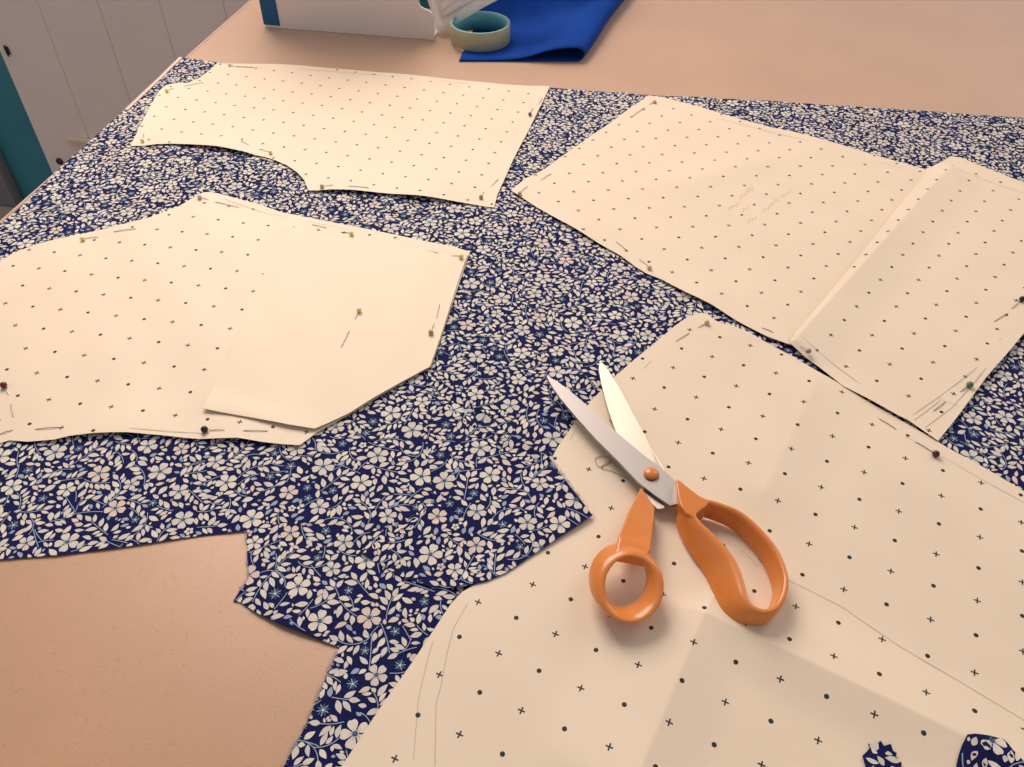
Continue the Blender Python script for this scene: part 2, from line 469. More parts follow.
# table
t = thing('work_table', (.25, .8, 0), 'large tan fibreboard cutting table under the cloth and papers', 'table')
TX0, TX1, TY0, TY1 = -.604, 1.15, .03, 1.56
o = rebase(quad_box('tabletop', (TX0 + .002, TY0, TZ - .03), (TX1, TY1, TZ), 'mdf', None, .0015), t.location); o.parent = t
o = rebase(quad_box('edge_band', (TX0 - .001, TY0, TZ - .031), (TX0 + .0018, TY1, TZ - .0004), 'edge', None, .0005), t.location); o.parent = t
for x in (TX0 + .05, TX1 - .12):
    for y in (TY0 + .05, TY1 - .12):
        o = rebase(quad_box('leg', (x, y, 0), (x + .07, y + .07, TZ - .03), 'leg', None, .004), t.location); o.parent = t

# ------------------------------------------------------------------ outlines read off the table
pE = P2([(130, 145.4), (142, 122), (152, 103), (159.7, 90), (166, 85), (175, 83.4), (188, 83), (199, 78), (212, 68), (217, 63), (256, 63.7), (306, 66), (381, 72.5), (443.5, 78), (506, 84.5), (530, 86), (550, 86.3), (541, 105), (527, 133), (513, 160), (502.5, 184), (497.5, 194), (494, 207), (485, 206), (476, 204.5), (446, 201), (416, 197.5), (380, 194), (351, 191.8), (330, 190.5), (318, 191), (308.5, 191), (306.6, 187), (304.5, 181.5), (297.5, 173.6), (287, 165.5), (275, 160), (266, 157), (256, 155.5), (245, 152.7), (220, 149), (189, 145.4), (172, 144), (157.6, 143.8), (143, 145.2)], .003)
pA = P2([(-45, 290), (0, 262), (12.5, 253), (37.5, 244), (75, 235), (112.5, 227), (150, 218), (180, 207), (197.5, 197), (203, 193.6), (210, 193), (220, 194.5), (240, 199.5), (256, 203), (281, 212), (318.5, 219.5), (356, 227), (406, 237), (451, 245.5), (470, 251.5), (461, 278), (446, 323), (438, 347), (431, 367), (401, 383), (376, 398), (350, 414), (317.5, 431.5), (300, 445), (282, 444.5), (262.5, 443), (237.5, 439.5), (200, 439.5), (165, 436), (128, 434), (94, 434.7), (70.4, 436.7), (55, 440), (28, 441.7), (9.4, 440), (0, 442.5), (-45, 450)], .003)
pO = P2([(284, 226), (330, 236), (380, 244), (425, 250), (468, 253.5), (459, 279), (445, 323), (437, 347), (430, 367), (401, 382.5), (376, 397), (350, 413), (315, 429.5), (290, 426.5), (262, 421.5), (232, 415.5), (203, 410), (222, 370), (245, 318), (265, 270)], .004)
pB = P2([(511, 190.5), (525.7, 178), (544.5, 169), (575, 147), (609.5, 123), (630, 108), (649, 95.2), (665, 98), (692, 105), (720, 113), (768, 126), (800.5, 133.5), (840.5, 145), (880.5, 156.5), (910.5, 165), (928, 169.6), (945, 176), (900, 223), (850, 277), (800, 330), (789, 346), (768, 338), (737, 321.5), (712, 306.5), (687, 294), (662, 279.5), (646, 273), (636, 266.5), (619.5, 255), (598, 243.5), (574.5, 229.5), (537, 207.5)], .003)
pC = P2([(928, 170), (936, 166), (945, 159.5), (951.7, 156.5), (960.5, 157.7), (988, 169), (1024, 183), (1085, 207), (1080, 288), (1024, 333.5), (1005.5, 356), (985.5, 378.5), (958, 416), (938, 441), (922, 430), (908, 420.5), (898, 416), (868, 399.5), (843, 386.5), (818, 366.5), (788, 345.5), (796, 334), (820, 306), (850, 269), (895, 212)], .0042)
pD = P2([(701, 313), (708, 315), (715, 321), (721, 324.5), (730, 326), (745, 332), (768, 344), (793, 357), (818, 373), (843, 387), (868, 401), (893, 415), (920, 431), (948, 448), (985.5, 468), (1024, 490.5), (1120, 546), (1160, 800), (300, 815), (341, 767), (356, 745), (381, 707.5), (411, 665), (431, 635), (451, 605), (462, 593), (476, 585), (495, 560), (520, 515), (545, 472), (557, 448), (574, 424), (592, 400), (612, 379), (640, 355), (674.5, 326), (688, 317)], .003)
pF = P2([(180, 57), (217, 62.5), (381, 75), (552, 88), (600, 91.5), (648, 95), (700, 97.5), (768, 101), (830, 105), (893, 109), (960, 113.5), (1024, 118), (1150, 128), (1180, 815), (262, 815), (283.5, 767), (306, 725), (326, 677.5), (339.7, 647.5), (318.5, 640), (281, 626), (256, 613), (240, 602), (233, 601), (240, 590), (250, 578), (247.5, 560), (247, 530.5), (190, 537), (125, 547), (57.5, 555.5), (0, 559.5), (-60, 564), (-60, 290), (-6, 228), (12, 215), (60, 168), (100, 132), (143, 93)], .001)
pW = P2([(428, 371), (450, 387), (470, 402), (490, 417), (510, 433), (530, 447), (549, 459), (556, 468), (563, 478), (570, 488), (577, 497), (592, 517), (576, 528), (560, 538), (545, 548), (530, 557), (517, 566), (506, 573), (486, 582), (464, 587), (430, 585), (398, 574), (358, 550), (378, 534), (395, 521), (432, 492), (427, 440)], .004)

# cloth -------------------------------------------------------------
fab = Sheet(pF, .0012, [swell(.00035, .09, .4), swell(.0002, .035, 1.),
        ruck(at(440, 488, .001)[:2], at(346, 558, .001)[:2], .0008, .016, .014), crease(at(600, 330, .001)[:2], at(690, 316, .001)[:2], .0012, .008),
        bump(at(300, 600, .001)[:2], .0015, .03)], .012, floor=.0004)
HID = [pE, pA, pB, pC, pD, pW]
printed(fab, .12, np.array([-.4, .2]), HID)
def fray_yarns(sheet_name, pts, parent, z, n, L=.004):
    bm = bmesh.new()
    for k in range(n):
        f = random.random() * (len(pts) - 1); i = int(f); a = np.array(pts[i]) + (np.array(pts[i + 1]) - np.array(pts[i])) * (f - i)
        e = np.array(pts[i + 1]) - np.array(pts[i]); e = e / np.hypot(*e); nn = np.array([e[1], -e[0]])
        l = random.uniform(.3, 1) * L; s1, s2 = random.uniform(-.7, .7), random.uniform(-.9, .9)
        p0 = a - nn * .001; p1 = a + nn * l * .5 + e * s1 * l * .5; p2 = a + nn * l + e * s2 * l
        tube(bm, [(p0[0], p0[1], TZ + z), (p1[0], p1[1], TZ + z + .0004), (p2[0], p2[1], TZ + z - .0002)], .00024, 3)
    o = obj(sheet_name, bm, 'fray', parent); o['kind'] = 'stuff'; return o
fo = fab.build('floral_fabric', FMATS, None, .0003)
tag(fo, 'large navy floral cotton cloth spread across the table under the paper patterns', 'fabric')
fray_yarns('frayed_edge', P2([(247, 530.5), (247.5, 560), (250, 578), (240, 590)], .001), fo, .0012, 40, .002)
fray_yarns('frayed_edge', P2([(339.7, 647.5), (326, 677.5), (306, 725), (283.5, 767)], .001), fo, .0012, 60, .0025)
fray_yarns('frayed_edge', P2([(552, 88), (600, 91.5), (648, 95), (700, 97.5), (768, 101), (893, 109), (1024, 118)], .001)[::-1], fo, .0012, 160, .004)
# pale selvage along the table's left edge
bm = bmesh.new()
sv = P2([(180, 56.5), (172, 64), (160, 76), (143, 92), (125, 109)], .003)
for a, b in zip(sv, sv[1:]):
    e = np.array(b) - np.array(a); nn = np.array([e[1], -e[0]]) / np.hypot(*e) * .0035
    q = [(a[0] - nn[0], a[1] - nn[1]), (b[0] - nn[0], b[1] - nn[1]), (b[0] + nn[0] * .3, b[1] + nn[1] * .3), (a[0] + nn[0] * .3, a[1] + nn[1] * .3)]
    prism(bm, q, TZ + .0015, TZ + .0024)
sl_ = obj('selvage', bm, 'blush', fo); sl_['label'] = 'pale woven selvage'

# paper patterns ------------------------------------------------------
def pencil(sheet, px, w=.0006, z=.003): sheet.line(P2(px, z), w, 2)
def edge_lift(px, amp, s): return bump(at(px[0], px[1], .003)[:2], amp, s)
SE = Sheet(pE, .0030, [swell(.0004, .16, 1.), edge_lift((215, 149), .003, .035), edge_lift((420, 198), .003, .035), edge_lift((350, 192), .0025, .03), edge_lift((300, 178), .002, .03),
        bump(at(267, 152)[:2], -.0012, .01), bump(at(486, 200)[:2], -.001, .012), edge_lift((305, 100), .0012, .09)], .008, floor=.0022)
SE.grid(-.08843, (-.39663, .95377))
pencil(SE, [(232, 66.7), (300, 69.5), (380, 75.5), (470, 83.5)], .0006); 
E_ = SE.build('pattern_paper', ['paper', 'ink', 'pencil'])
tag(E_, 'cream dotted paper pattern with a curved armhole pinned at the far left of the cloth', 'paper pattern')

tA = thing('pattern_paper', tuple(at(200, 330)), 'cream paper pattern at the left with a plain undotted patch over its right half', 'paper pattern')
SA = Sheet(pA, .0030, [swell(.0004, .17, 2.), edge_lift((110, 434), .0025, .03), edge_lift((235, 439), .0022, .025), edge_lift((210, 196), .0012, .03), bump(at(200, 232)[:2], .001, .03, .12, 1.2)], .009, floor=.0022)
po = np.array(pO)
SA.grid(.01598, (-.46954, .49429), only=lambda c: not inside(c, pO)[0] or nearest(c, pO)[1][0] < .004)
pencil(SA, [(222, 199), (262, 212), (320, 224), (400, 240)], .0005); pencil(SA, [(130, 430), (190, 433), (250, 437)], .0005)
SA.build('dotted_sheet', ['paper', 'ink', 'pencil'], tA, base=tuple(tA.location))
SO = Sheet(pO, .0045, [swell(.0003, .14, .5), bump(at(262, 421)[:2], .0026, .035, .008, -.15), bump(at(206, 408)[:2], .0020, .012), bump(at(430, 335)[:2], -.0006, .012), crease(at(424, 262)[:2], at(405, 350)[:2], .0008, .012), crease(at(276, 228)[:2], at(205, 405)[:2], -.0008, .02)], .008, floor=.0039)
o = SO.build('plain_patch', ['plain'], tA, base=tuple(tA.location)); o['label'] = 'plain undotted paper patch'
# strip of clear tape is not visible; the patch is pinned

cz = lambda px, py: at(px, py, .004)[:2]
tB = thing('pattern_paper', tuple(at(760, 230)), 'large cream paper pattern at upper right made of two dotted sheets joined along a fold', 'paper pattern')
SB = Sheet(pB, .0030, [swell(.0004, .18, .2), edge_lift((700, 302), .0025, .03), edge_lift((575, 230), .002, .03), edge_lift((790, 340), .0018, .03), bump(at(643, 266)[:2], -.001, .01), bump(at(720, 175)[:2], .0018, .1, .02, .6)], .008, floor=.0022)
SB.grid(-.53938, (-.003433, .883514), only=lambda c: not inside(c, pC)[0])
random.seed(11)
def scribble(sheet, a, b, amp, n):           # faint illegible pencil handwriting
    a, b = np.array(a, float), np.array(b, float); pts = []
    for k in range(n):
        t = k / (n - 1); c = a + (b - a) * t; h = amp * random.uniform(.3, 1.) * (1 if k % 2 else -1)
        pts.append((c[0] + random.uniform(-.6, .6) + h * .35, c[1] + h))
    pencil(sheet, catmull(pts, False, 3), .0005)
scribble(SB, (728, 209), (738, 204), 2.2, 9); scribble(SB, (740, 199), (752, 187), 3.0, 11); scribble(SB, (742, 212), (748, 207), 2.5, 5)
scribble(SB, (747, 222), (757, 218), 2., 7); scribble(SB, (763, 212), (778, 199), 2.6, 11); scribble(SB, (780, 198), (791, 191), 1.6, 7)
pencil(SB, [(655, 102), (720, 119), (800, 139), (905, 169)], .0005)
SB.build('dotted_sheet', ['paper', 'ink', 'pencil'], tB, base=tuple(tB.location))
SC = Sheet(pC, .0044, [swell(.0003, .15, 2.4), crease(cz(949, 170), cz(792, 346), .0054, .040, .026, .02), edge_lift((880, 405), .0008, .03), edge_lift((1000, 360), .0022, .05), bump(cz(1015, 300), .002, .02), crease(cz(947, 176), cz(1060, 216), .0012, .02)], .007,
        extra=[(cz(949, 170), cz(792, 346)), (cz(947, 176), cz(1060, 216))], floor=.0036)
SC.grid(-.54079, (.21616, .61513), h=.0036)
pencil(SC, [(960, 173), (992, 183), (1024, 194)], .0005, .004); pencil(SC, [(912, 416), (945, 393), (975, 370), (1000, 340)], .0005, .004)
pencil(SC, [(925, 428), (952, 408), (985, 370)], .0006, .004); pencil(SC, [(800, 341), (830, 363), (860, 385)], .0005, .004); pencil(SC, [(914, 421), (940, 401)], .0006, .004); pencil(SC, [(938, 399), (958, 407)], .0004, .004)
SC.build('dotted_sheet', ['paper', 'ink', 'pencil'], tB, base=tuple(tB.location))

dz = lambda px, py: at(px, py, .0072)[:2]
X0 = dz(705, 613)
cr = [(dz(818, 380), dz(765, 490)), (dz(742, 530), X0), (X0, dz(628, 800)), (X0, dz(1030, 767)), (dz(640, 600), X0)]
SD = Sheet(pD, .0032, [swell(.0005, .2, 1.3),
        highest(crease(dz(818, 380), dz(765, 490), .0032, .040, .055, .2), crease(dz(742, 530), X0, .0014, .03, .04), crease(X0, dz(628, 800), .0050, .030, .055),
                crease(X0, dz(1030, 767), .0048, .040, .028), crease(dz(640, 600), X0, .0020, .02, .022, .2)),
        edge_lift((740, 332), .001, .02), edge_lift((900, 412), -.001, .02), edge_lift((430, 690), .0012, .05),
        bump(dz(895, 480), .0012, .035, .08, .5), bump(dz(590, 600), .0006, .06)], .007, extra=cr, floor=.0026)
SD.grid(-.24557, (.20946, .39733), h=.0030)
pencil(SD, [(780, 577), (812, 592), (843, 607.5), (870, 626), (898, 645), (960, 682), (1024, 722), (1060, 745)], .00045)
pencil(SD, [(905, 437), (925.5, 448), (985, 481), (1024, 502), (1080, 534)], .00045)
pencil(SD, [(468, 604), (453.5, 630), (447, 655), (441, 687), (436, 705), (435, 767)], .00045)
pencil(SD, [(433, 642), (426, 667), (418.5, 700), (413.5, 760)], .0004)
pencil(SD, [(728, 545), (745, 555), (758, 568)], .0004)
pencil(SD, [(575, 431), (570, 440)], .0005); pencil(SD, [(651, 361), (644, 369)], .0006)
D_ = SD.build('pattern_paper', ['paper', 'ink', 'pencil'])
tag(D_, 'large creased cream dotted paper pattern in front, under the scissors', 'paper pattern')
wz = lambda px, py: at(px, py, .003)[:2]
def under_flap(x, y):                        # the flap drapes over the cloth and up onto the front pattern
    g = np.c_[np.ravel(x), np.ravel(y)]
    t = np.where(inside(g, pD), 1, np.clip(1 - nearest(g, pD)[1] / .012, 0, 1)).reshape(np.shape(x)); t = t * t * (3 - 2 * t)
    a = fab.z(x, y) - TZ + .0007; b = SD.z(x, y) - TZ + .0010
    return a + np.maximum(b - a, 0) * t
flap = Sheet(pW, 0, [under_flap, bump(wz(592, 517), .0016, .03), bump(wz(550, 500), .0010, .04),
        crease(wz(428, 371), wz(549, 459), .0016, .010), ruck(wz(424, 382), wz(552, 470), .0010, .016, .020), ruck(wz(440, 490), wz(350, 556), .0009, .015, .014)], .004)
printed(flap, .75, np.array([.03, .31]))
w_ = flap.build('fabric_offcut', FMATS, None, .0003)
tag(w_, 'loose pointed flap of navy floral cloth lapping onto the front paper pattern', 'fabric')
fray_yarns('frayed_edge', P2([(549, 459), (556, 468), (563, 478), (570, 488), (577, 497), (592, 517)], .006)[::-1], w_, .0048, 75, .0040)

def scrap(px, ang, label):
    q = P2(px, .005); s = Sheet(q, .0012, [lambda x, y: SD.z(x, y) - TZ, swell(.0005, .02, random.random() * 3)], .003, floor=lambda x, y: SD.z(x, y) - TZ + .0005)
    printed(s, ang, np.array(q[0]) - .1)
    return tag(s.build('fabric_scrap', FMATS, None, .0003), label, 'fabric scrap')
scrap([(863, 755), (867, 751), (870.5, 747), (868.5, 743), (875, 744.5), (880.5, 741), (884, 746), (890.5, 744), (893, 751), (897, 753), (895, 759), (902, 762), (901, 772), (880, 776), (866, 766)], 1.2, 'tiny jagged scrap of navy floral cloth lying on the front paper pattern')
scrap([(955.5, 767), (957, 757), (960, 747), (965, 737), (972, 736.5), (980, 737), (992, 739), (1003, 741), (1007, 746), (1010.5, 752), (1015, 757), (1018, 761), (1024, 767), (1018, 790), (975, 792)], 2.3, 'larger scrap of navy floral cloth at the lower right corner of the front paper')

def top_z(px, py):                           # height of the paper that shows at this place
    g = at(px, py, .004)[:2]
    for s in (SO, SC, SD, SB, SA, SE, fab):
        if inside(g, s.poly)[0]: return float(s.z(np.array(g[0]), np.array(g[1]))) - TZ
    return .001

# ------------------------------------------------------------------ pins
def pin(head, segs, m, label, r=.0022, clip=None):
    """head (px) and the stretches of shaft that show above the paper"""
    hz = top_z(*head); hp = at(head[0], head[1], hz + r * .9)
    t = thing('dressmaking_pin', tuple(hp), label, 'pin', 'dressmaking pins in the paper patterns')
    bm = bmesh.new(); bmesh.ops.create_uvsphere(bm, u_segments=14, v_segments=10, radius=r)
    hd = obj('head', bm, m, t, True)
    pts = [hp - hp]; rs = []
    for a, b in segs:
        za, zb = top_z(*a), top_z(*b)
        A, B = at(a[0], a[1], za + .0004), at(b[0], b[1], zb + .0004)
        u = (B - A) / np.linalg.norm(B - A)
        if len(pts) > 1 or np.linalg.norm(A - hp) > .006: pts.append(A - u * .003 + np.array([0, 0, -.0012]) - hp)
        pts += [A - hp, (A + B) / 2 + np.array([0, 0, .0004]) - hp, B - hp, B + u * .003 + np.array([0, 0, -.0012]) - hp]
    bm = bmesh.new(); n = len(pts)
    tube(bm, pts, [.00029] * (n - 1) + [.00015], 6)
    obj('shaft', bm, 'pinsteel', t, True)
    return t
Y, O = 'p_yellow', 'p_olive'
pin((270.5, 152.5), [((268, 151.6), (260, 149)), ((248.5, 144.7), (241.5, 141))], Y, 'yellow-headed pin at the curved notch in the far left pattern')
pin((142.3, 140.5), [((142.8, 138), (144, 134))], Y, 'yellow-headed pin at the lower left corner of the far left pattern')
pin((167, 90.5), [((170, 89.5), (173, 88.6)), ((184.7, 86), (202.5, 82.6))], Y, 'yellow-headed pin at the upper left corner of the far left pattern')
pin((229.5, 64.6), [((232, 65.5), (234, 66)), ((236, 66.6), (253, 67.2))], 'p_white', 'white-headed pin along the far top edge of the far left pattern')
pin((530, 114), [((531, 112), (533, 108.5)), ((539, 103.5), (542, 98.5))], 'p_green', 'green-headed pin near the right edge of the far left pattern')
pin((481, 197), [((482, 195), (484, 192)), ((492, 185.5), (498, 179.4))], O, 'olive-headed pin at the bottom right corner of the far left pattern')
pin((321.8, 186), [((325, 185.8), (332, 185)), ((349.5, 186), (368, 187.7))], 'p_cream', 'cream-headed pin beside the armhole curve of the far left pattern')
pin((351.4, 233.3), [((349, 232.8), (341.7, 232)), ((325.6, 227.5), (312.7, 224.7))], Y, 'yellow-headed pin midway on the top edge of the left pattern')
pin((461, 256.3), [((459, 256.1), (453.5, 255.6)), ((437.4, 252.7), (418, 249))], Y, 'yellow-headed pin at the top right corner of the left pattern')
pin((359, 310), [((358, 313), (355.5, 318)), ((349, 331.6), (341.7, 346.2))], Y, 'yellow-headed pin in the middle of the plain paper patch')
pin((431, 332.3), [((432.5, 328), (434, 324)), ((436.8, 317), (439.6, 305))], O, 'olive-headed pin near the right edge of the plain paper patch')
pin((204.3, 429.2), [((211, 430), (223, 429.7)), ((245, 430.4), (266, 430.8))], 'p_black', 'black-headed pin on the bottom edge of the left pattern', .0026)
pin((3.4, 385), [((5, 388), (8, 394)), ((11, 405), (13, 416))], 'p_red', 'dark red-headed pin at the far left of the left pattern', .0026)
pin((-9, 436), [((0, 434), (11, 430.4)), ((37, 429), (61, 427))], 'p_white', 'steel pin along the near edge of the left pattern, its head out of view')
pin((82.5, 238.7), [((86, 238.3), (97, 237)), ((115, 231.5), (135, 228.7))], Y, 'yellow-headed pin on the upper curve of the left pattern')
pin((199.5, 197.2), [((203, 198), (208, 199.5)), ((216, 202), (238, 207))], 'p_cream', 'cream-headed pin at the peak of the left pattern')
pin((654.5, 101.6), [((652, 103), (649.5, 104.6)), ((644.5, 107.7), (631.5, 117))], 'p_cream', 'cream-headed pin at the far corner of the upper right pattern')
pin((519.8, 193.4), [((520.7, 192), (527, 186.8)), ((541.5, 179.5), (550.7, 174))], 'p_cream', 'cream-headed pin at the left point of the upper right pattern')
pin((649.5, 267.6), [((648, 265.6), (640, 260)), ((627, 250.5), (616.6, 242))], 'p_cream', 'cream-headed pin on the near left edge of the upper right pattern')
pin((808.5, 351), [((805, 349), (790, 340)), ((772, 331.6), (763, 328))], 'p_grey', 'grey-headed pin beside the fold of the upper right pattern')
pin((970, 384.6), [((968, 386), (961.4, 391)), ((945, 402), (934, 410.4))], 'p_green', 'green-headed pin near the right corner of the upper right pattern', .0026)
pin((1022.5, 299), [((1017, 304), (1013, 307.5)), ((1007, 313.4), (994.5, 321.3))], 'p_black', 'black-headed pin at the right margin of the upper right pattern', .0026)
pin((707, 322.4), [((703.5, 324.5), (699, 327)), ((688.5, 333.6), (676.3, 340.7))], 'p_cream', 'cream-headed pin at the top corner of the front pattern')
pin((936, 453.8), [((931, 451), (916.8, 442.5)), ((895, 428.4), (880, 419))], 'p_plum', 'dark plum-headed pin on the right edge of the front pattern', .0026)

# ------------------------------------------------------------------ thread
bm = bmesh.new()
th = catmull([(618, 468), (607, 457), (598, 457), (595, 460), (600, 467), (612, 461), (606, 463), (601, 468), (612, 471), (626, 478), (639, 486)], False, 5)
tube(bm, [tuple(at(x, y, top_z(x, y) + .0006)) for x, y in th], .00022, 5)
tag(obj('thread', bm, 'thread', None, True), 'thin looped beige thread lying on paper beside the scissor blade', 'thread')

# ------------------------------------------------------------------ scissors
tS = thing('scissors', tuple(at(651, 475, .0)), 'open dressmaking scissors with orange handles lying on the front paper pattern', 'scissors')
SB_ = np.array(tS.location)
def blade(name, px, z0, z1, m, bev, tilt=0.):
    q = P2(px, z1); bm = prism(bmesh.new(), q, TZ + z0, TZ + z1)
    top = [e for e in bm.edges if all(abs(v.co.z - TZ - z1) < 1e-6 for v in e.verts)]
    bmesh.ops.bevel(bm, geom=top, offset=bev, segments=1, affect='EDGES')
    if tilt:                                 # hollow-ground face: rises towards the back of the blade
        a, b = np.array(q[4]), np.array(q[1]); e = (b - a) / np.hypot(*(b - a)); nn = np.array([e[1], -e[0]])
        for v in bm.verts:
            v.co.z += max(-.001, min(.0021, ((v.co.x - a[0]) * nn[0] + (v.co.y - a[1]) * nn[1]) * tilt))
    o = rebase(obj(name, bm, m), SB_); o.parent = tS; return o
blade('blade', [(599.3, 362), (598.2, 371), (601, 384), (605, 400), (611, 420), (618, 439), (630, 462), (640, 482), (644, 494), (648, 503), (657, 512), (664, 511), (664, 500), (668, 482), (660, 467), (650, 450), (641, 432), (632, 415), (621, 394), (611, 377), (604, 366)], .0066, .0080, 'bright', .0003, .085)
ub = blade('blade', [(546, 378), (549, 377.6), (560, 385), (567, 390), (586, 406), (619, 436), (644, 457), (660, 468.6), (677, 484), (690, 496), (692, 510), (679, 504), (670, 507.5), (655, 497), (638, 483.5), (619, 463.5), (596.4, 441), (577.6, 420.5), (561, 400.7), (552, 388)], .0102, .0124, 'steel', .0005)
ub['label'] = 'upper satin steel blade'
c = at(651, 475, .0135); bm = bmesh.new()
bmesh.ops.create_uvsphere(bm, u_segments=24, v_segments=12, radius=1)
for v in bm.verts: v.co = Vector((v.co.x * .0052 + c[0], v.co.y * .0052 + c[1], max(v.co.z, -.3) * .0026 + TZ + .0134))
s_ = rebase(obj('screw', bm, 'orange', None, True), SB_); s_.parent = tS; s_['label'] = 'domed orange pivot screw'
def band(bm, loop, zc, half_h, half_t, lean=(0, 0), bulge=1.):
    """closed moulded finger loop: an upright rounded band following a path"""
    n = len(loop); L = [np.array(p) for p in loop]; rings = []; K = 14
    for i in range(n):
        t = L[(i + 1) % n] - L[i - 1]; t = t / np.hypot(*t); nn = np.array([-t[1], t[0]])
        hh = half_h[i] if hasattr(half_h, '__len__') else half_h; ht = half_t[i] if hasattr(half_t, '__len__') else half_t
        z0 = zc[i] if hasattr(zc, '__len__') else zc
        R_ = []
        for k in range(K):
            a = k * 2 * math.pi / K; ca, sa = math.cos(a), math.sin(a)
            u = ht * math.copysign(abs(ca) ** .7, ca); w = hh * math.copysign(abs(sa) ** .7, sa)
            ln = np.array(lean); xy = L[i] + nn * u + (ln[i] if ln.ndim == 2 else ln) * w / hh
            R_.append(bm.verts.new((xy[0], xy[1], TZ + z0 + w)))
        rings.append(R_)
    for i in range(n):
        A, B = rings[i], rings[(i + 1) % n]
        for k in range(K): bm.faces.new((A[k], A[(k + 1) % K], B[(k + 1) % K], B[k]))
    bmesh.ops.recalc_face_normals(bm, faces=bm.faces[:])
def moulded(name, bm, label):
    o = rebase(obj(name, bm, 'orange', None, True), SB_); o.parent = tS; o['label'] = label
    m = o.modifiers.new('Remesh', 'REMESH'); m.mode = 'VOXEL'; m.voxel_size = .0006; m.use_smooth_shade = True
    m = o.modifiers.new('Smooth', 'SMOOTH'); m.factor = .5; m.iterations = 16
    return o
# long loop for the fingers
bm = bmesh.new()
rim = catmull([(688, 506), (697, 522), (715, 540), (731, 559), (740, 579), (745, 598), (753, 609), (766, 613), (778, 607), (785, 591), (785, 575), (776, 552), (760, 532), (742, 516), (725, 508), (706, 503)], True, 5)
wt = np.array([0, .4, .9, 1, .95, .65, .25, 0, 0, 0, 0, 0, 0, 0, 0, 0])    # the long side is broad and slopes outwards
wt = np.array([c[0] for c in catmull([(a, 0) for a in wt], True, 5)]); wt = np.clip(wt, 0, 1)[:, None]
LN = np.array([.0022, .0006]) * (1 - wt) + np.array([.0066, .0022]) * wt
band(bm, [tuple(np.array(p) - l) for p, l in zip(P2(rim, .018), LN)], .0113, .0078, list(.0025 + .0012 * wt[:, 0]), lean=LN)
for z0, z1, px in ((.0060, .0192, [(675.5, 480), (680, 482), (688, 488.5), (699, 497), (710, 502), (706, 508), (697, 514), (694, 519), (686, 515), (680.5, 508), (677, 496)]),):
    prism(bm, P2(px, z1), TZ + z0, TZ + z1)
bmesh.ops.recalc_face_normals(bm, faces=bm.faces[:])
moulded('handle', bm, 'long orange finger loop')
# round loop for the thumb
bm = bmesh.new()
an = np.linspace(0, 2 * math.pi, 48, endpoint=False)
rz_ = [.0165 + .0050 * math.sin(a) for a in an]                           # the thumb loop is raised and tilted towards us
ring = [tuple(at(625.5 + 29.0 * math.cos(a), 583.5 - 32.5 * math.sin(a), z)[:2]) for a, z in zip(an, rz_)]
band(bm, ring, rz_, .0050, .0035, lean=(.0032, -.0062))
nk = [((641, 488), (655, 509), .0060, .0128), ((635, 499), (653.5, 525), .0064, .0150), ((627, 515), (652, 538), .0085, .0190), ((618, 537), (650, 551), .0120, .0235), ((616, 555), (643, 560), .0160, .0250)]
rw = []
for a, b, z0, z1 in nk:
    A, B, C_, D__ = at(*a, z1), at(*b, z1), at(*a, z1), at(*b, z1)
    rw.append([bm.verts.new((p[0], p[1], TZ + z)) for p, z in ((A, z0), (B, z0), (B, z1), (A, z1))])
for p, q in zip(rw, rw[1:]):
    for k in range(4): bm.faces.new((p[k], p[(k + 1) % 4], q[(k + 1) % 4], q[k]))
bm.faces.new(rw[0][::-1]); bm.faces.new(rw[-1])
bmesh.ops.recalc_face_normals(bm, faces=bm.faces[:])
moulded('handle', bm, 'round orange thumb loop')

tS.location.z += .0016                       # the loops ride on the creases of the paper
# ------------------------------------------------------------------ things at the far edge
# magazine file standing with its side to us
fx0, fx1, fy = -.5399, -.2946, 1.0985
BH = .30; BD = .11; th_ = .003
t = thing('magazine_file', ((fx0 + fx1) / 2, fy + BD / 2, TZ), 'grey board magazine file with a blue spine strip at the back edge of the table', 'magazine file')
tb = np.array(t.location)
def side_poly(y0, y1):
    lipx = fx1 - .019; q = [(fx0, 0), (fx1, 0), (fx1, .030)]
    q += [(fx1 - .0015, .0355), (fx1 - .006, .0385), (fx1 - .012, .0405), (lipx + .002, .043), (lipx, .047), (lipx, .11), (lipx - .05, .20), (lipx - .10, .27), (lipx - .13, BH), (fx0, BH)]
    bm = bmesh.new(); f = [bm.verts.new((x, y0, TZ + z + .0005)) for x, z in q]; g = [bm.verts.new((x, y1, TZ + z + .0005)) for x, z in q]
    bm.faces.new(f); bm.faces.new(g[::-1]); n = len(q)
    for i in range(n): bm.faces.new((f[(i + 1) % n], f[i], g[i], g[(i + 1) % n]))
    return bm
for nm, y0, y1, m in (('side_panel', fy, fy + th_, 'board'), ('side_panel', fy + BD - th_, fy + BD, 'board'), ('lining', fy + BD - th_ - .0006, fy + BD - th_ - .0001, 'inner')):
    o = rebase(obj(nm, side_poly(y0, y1), m), tb); o.parent = t
o = rebase(quad_box('base_panel', (fx0 + .001, fy + th_, TZ + .0005), (fx1 - .001, fy + BD - th_, TZ + .0035), 'board'), tb); o.parent = t
o = rebase(quad_box('back_panel', (fx0, fy + th_, TZ + .0035), (fx0 + .003, fy + BD - th_, TZ + BH), 'board'), tb); o.parent = t
o = rebase(quad_box('spine_strip', (fx0 - .0015, fy - .0012, TZ + .004), (fx0 + .0225, fy + BD + .001, TZ + BH - .002), 'bookcloth', None, .0006), tb); o.parent = t; o['label'] = 'blue bookcloth spine strip'
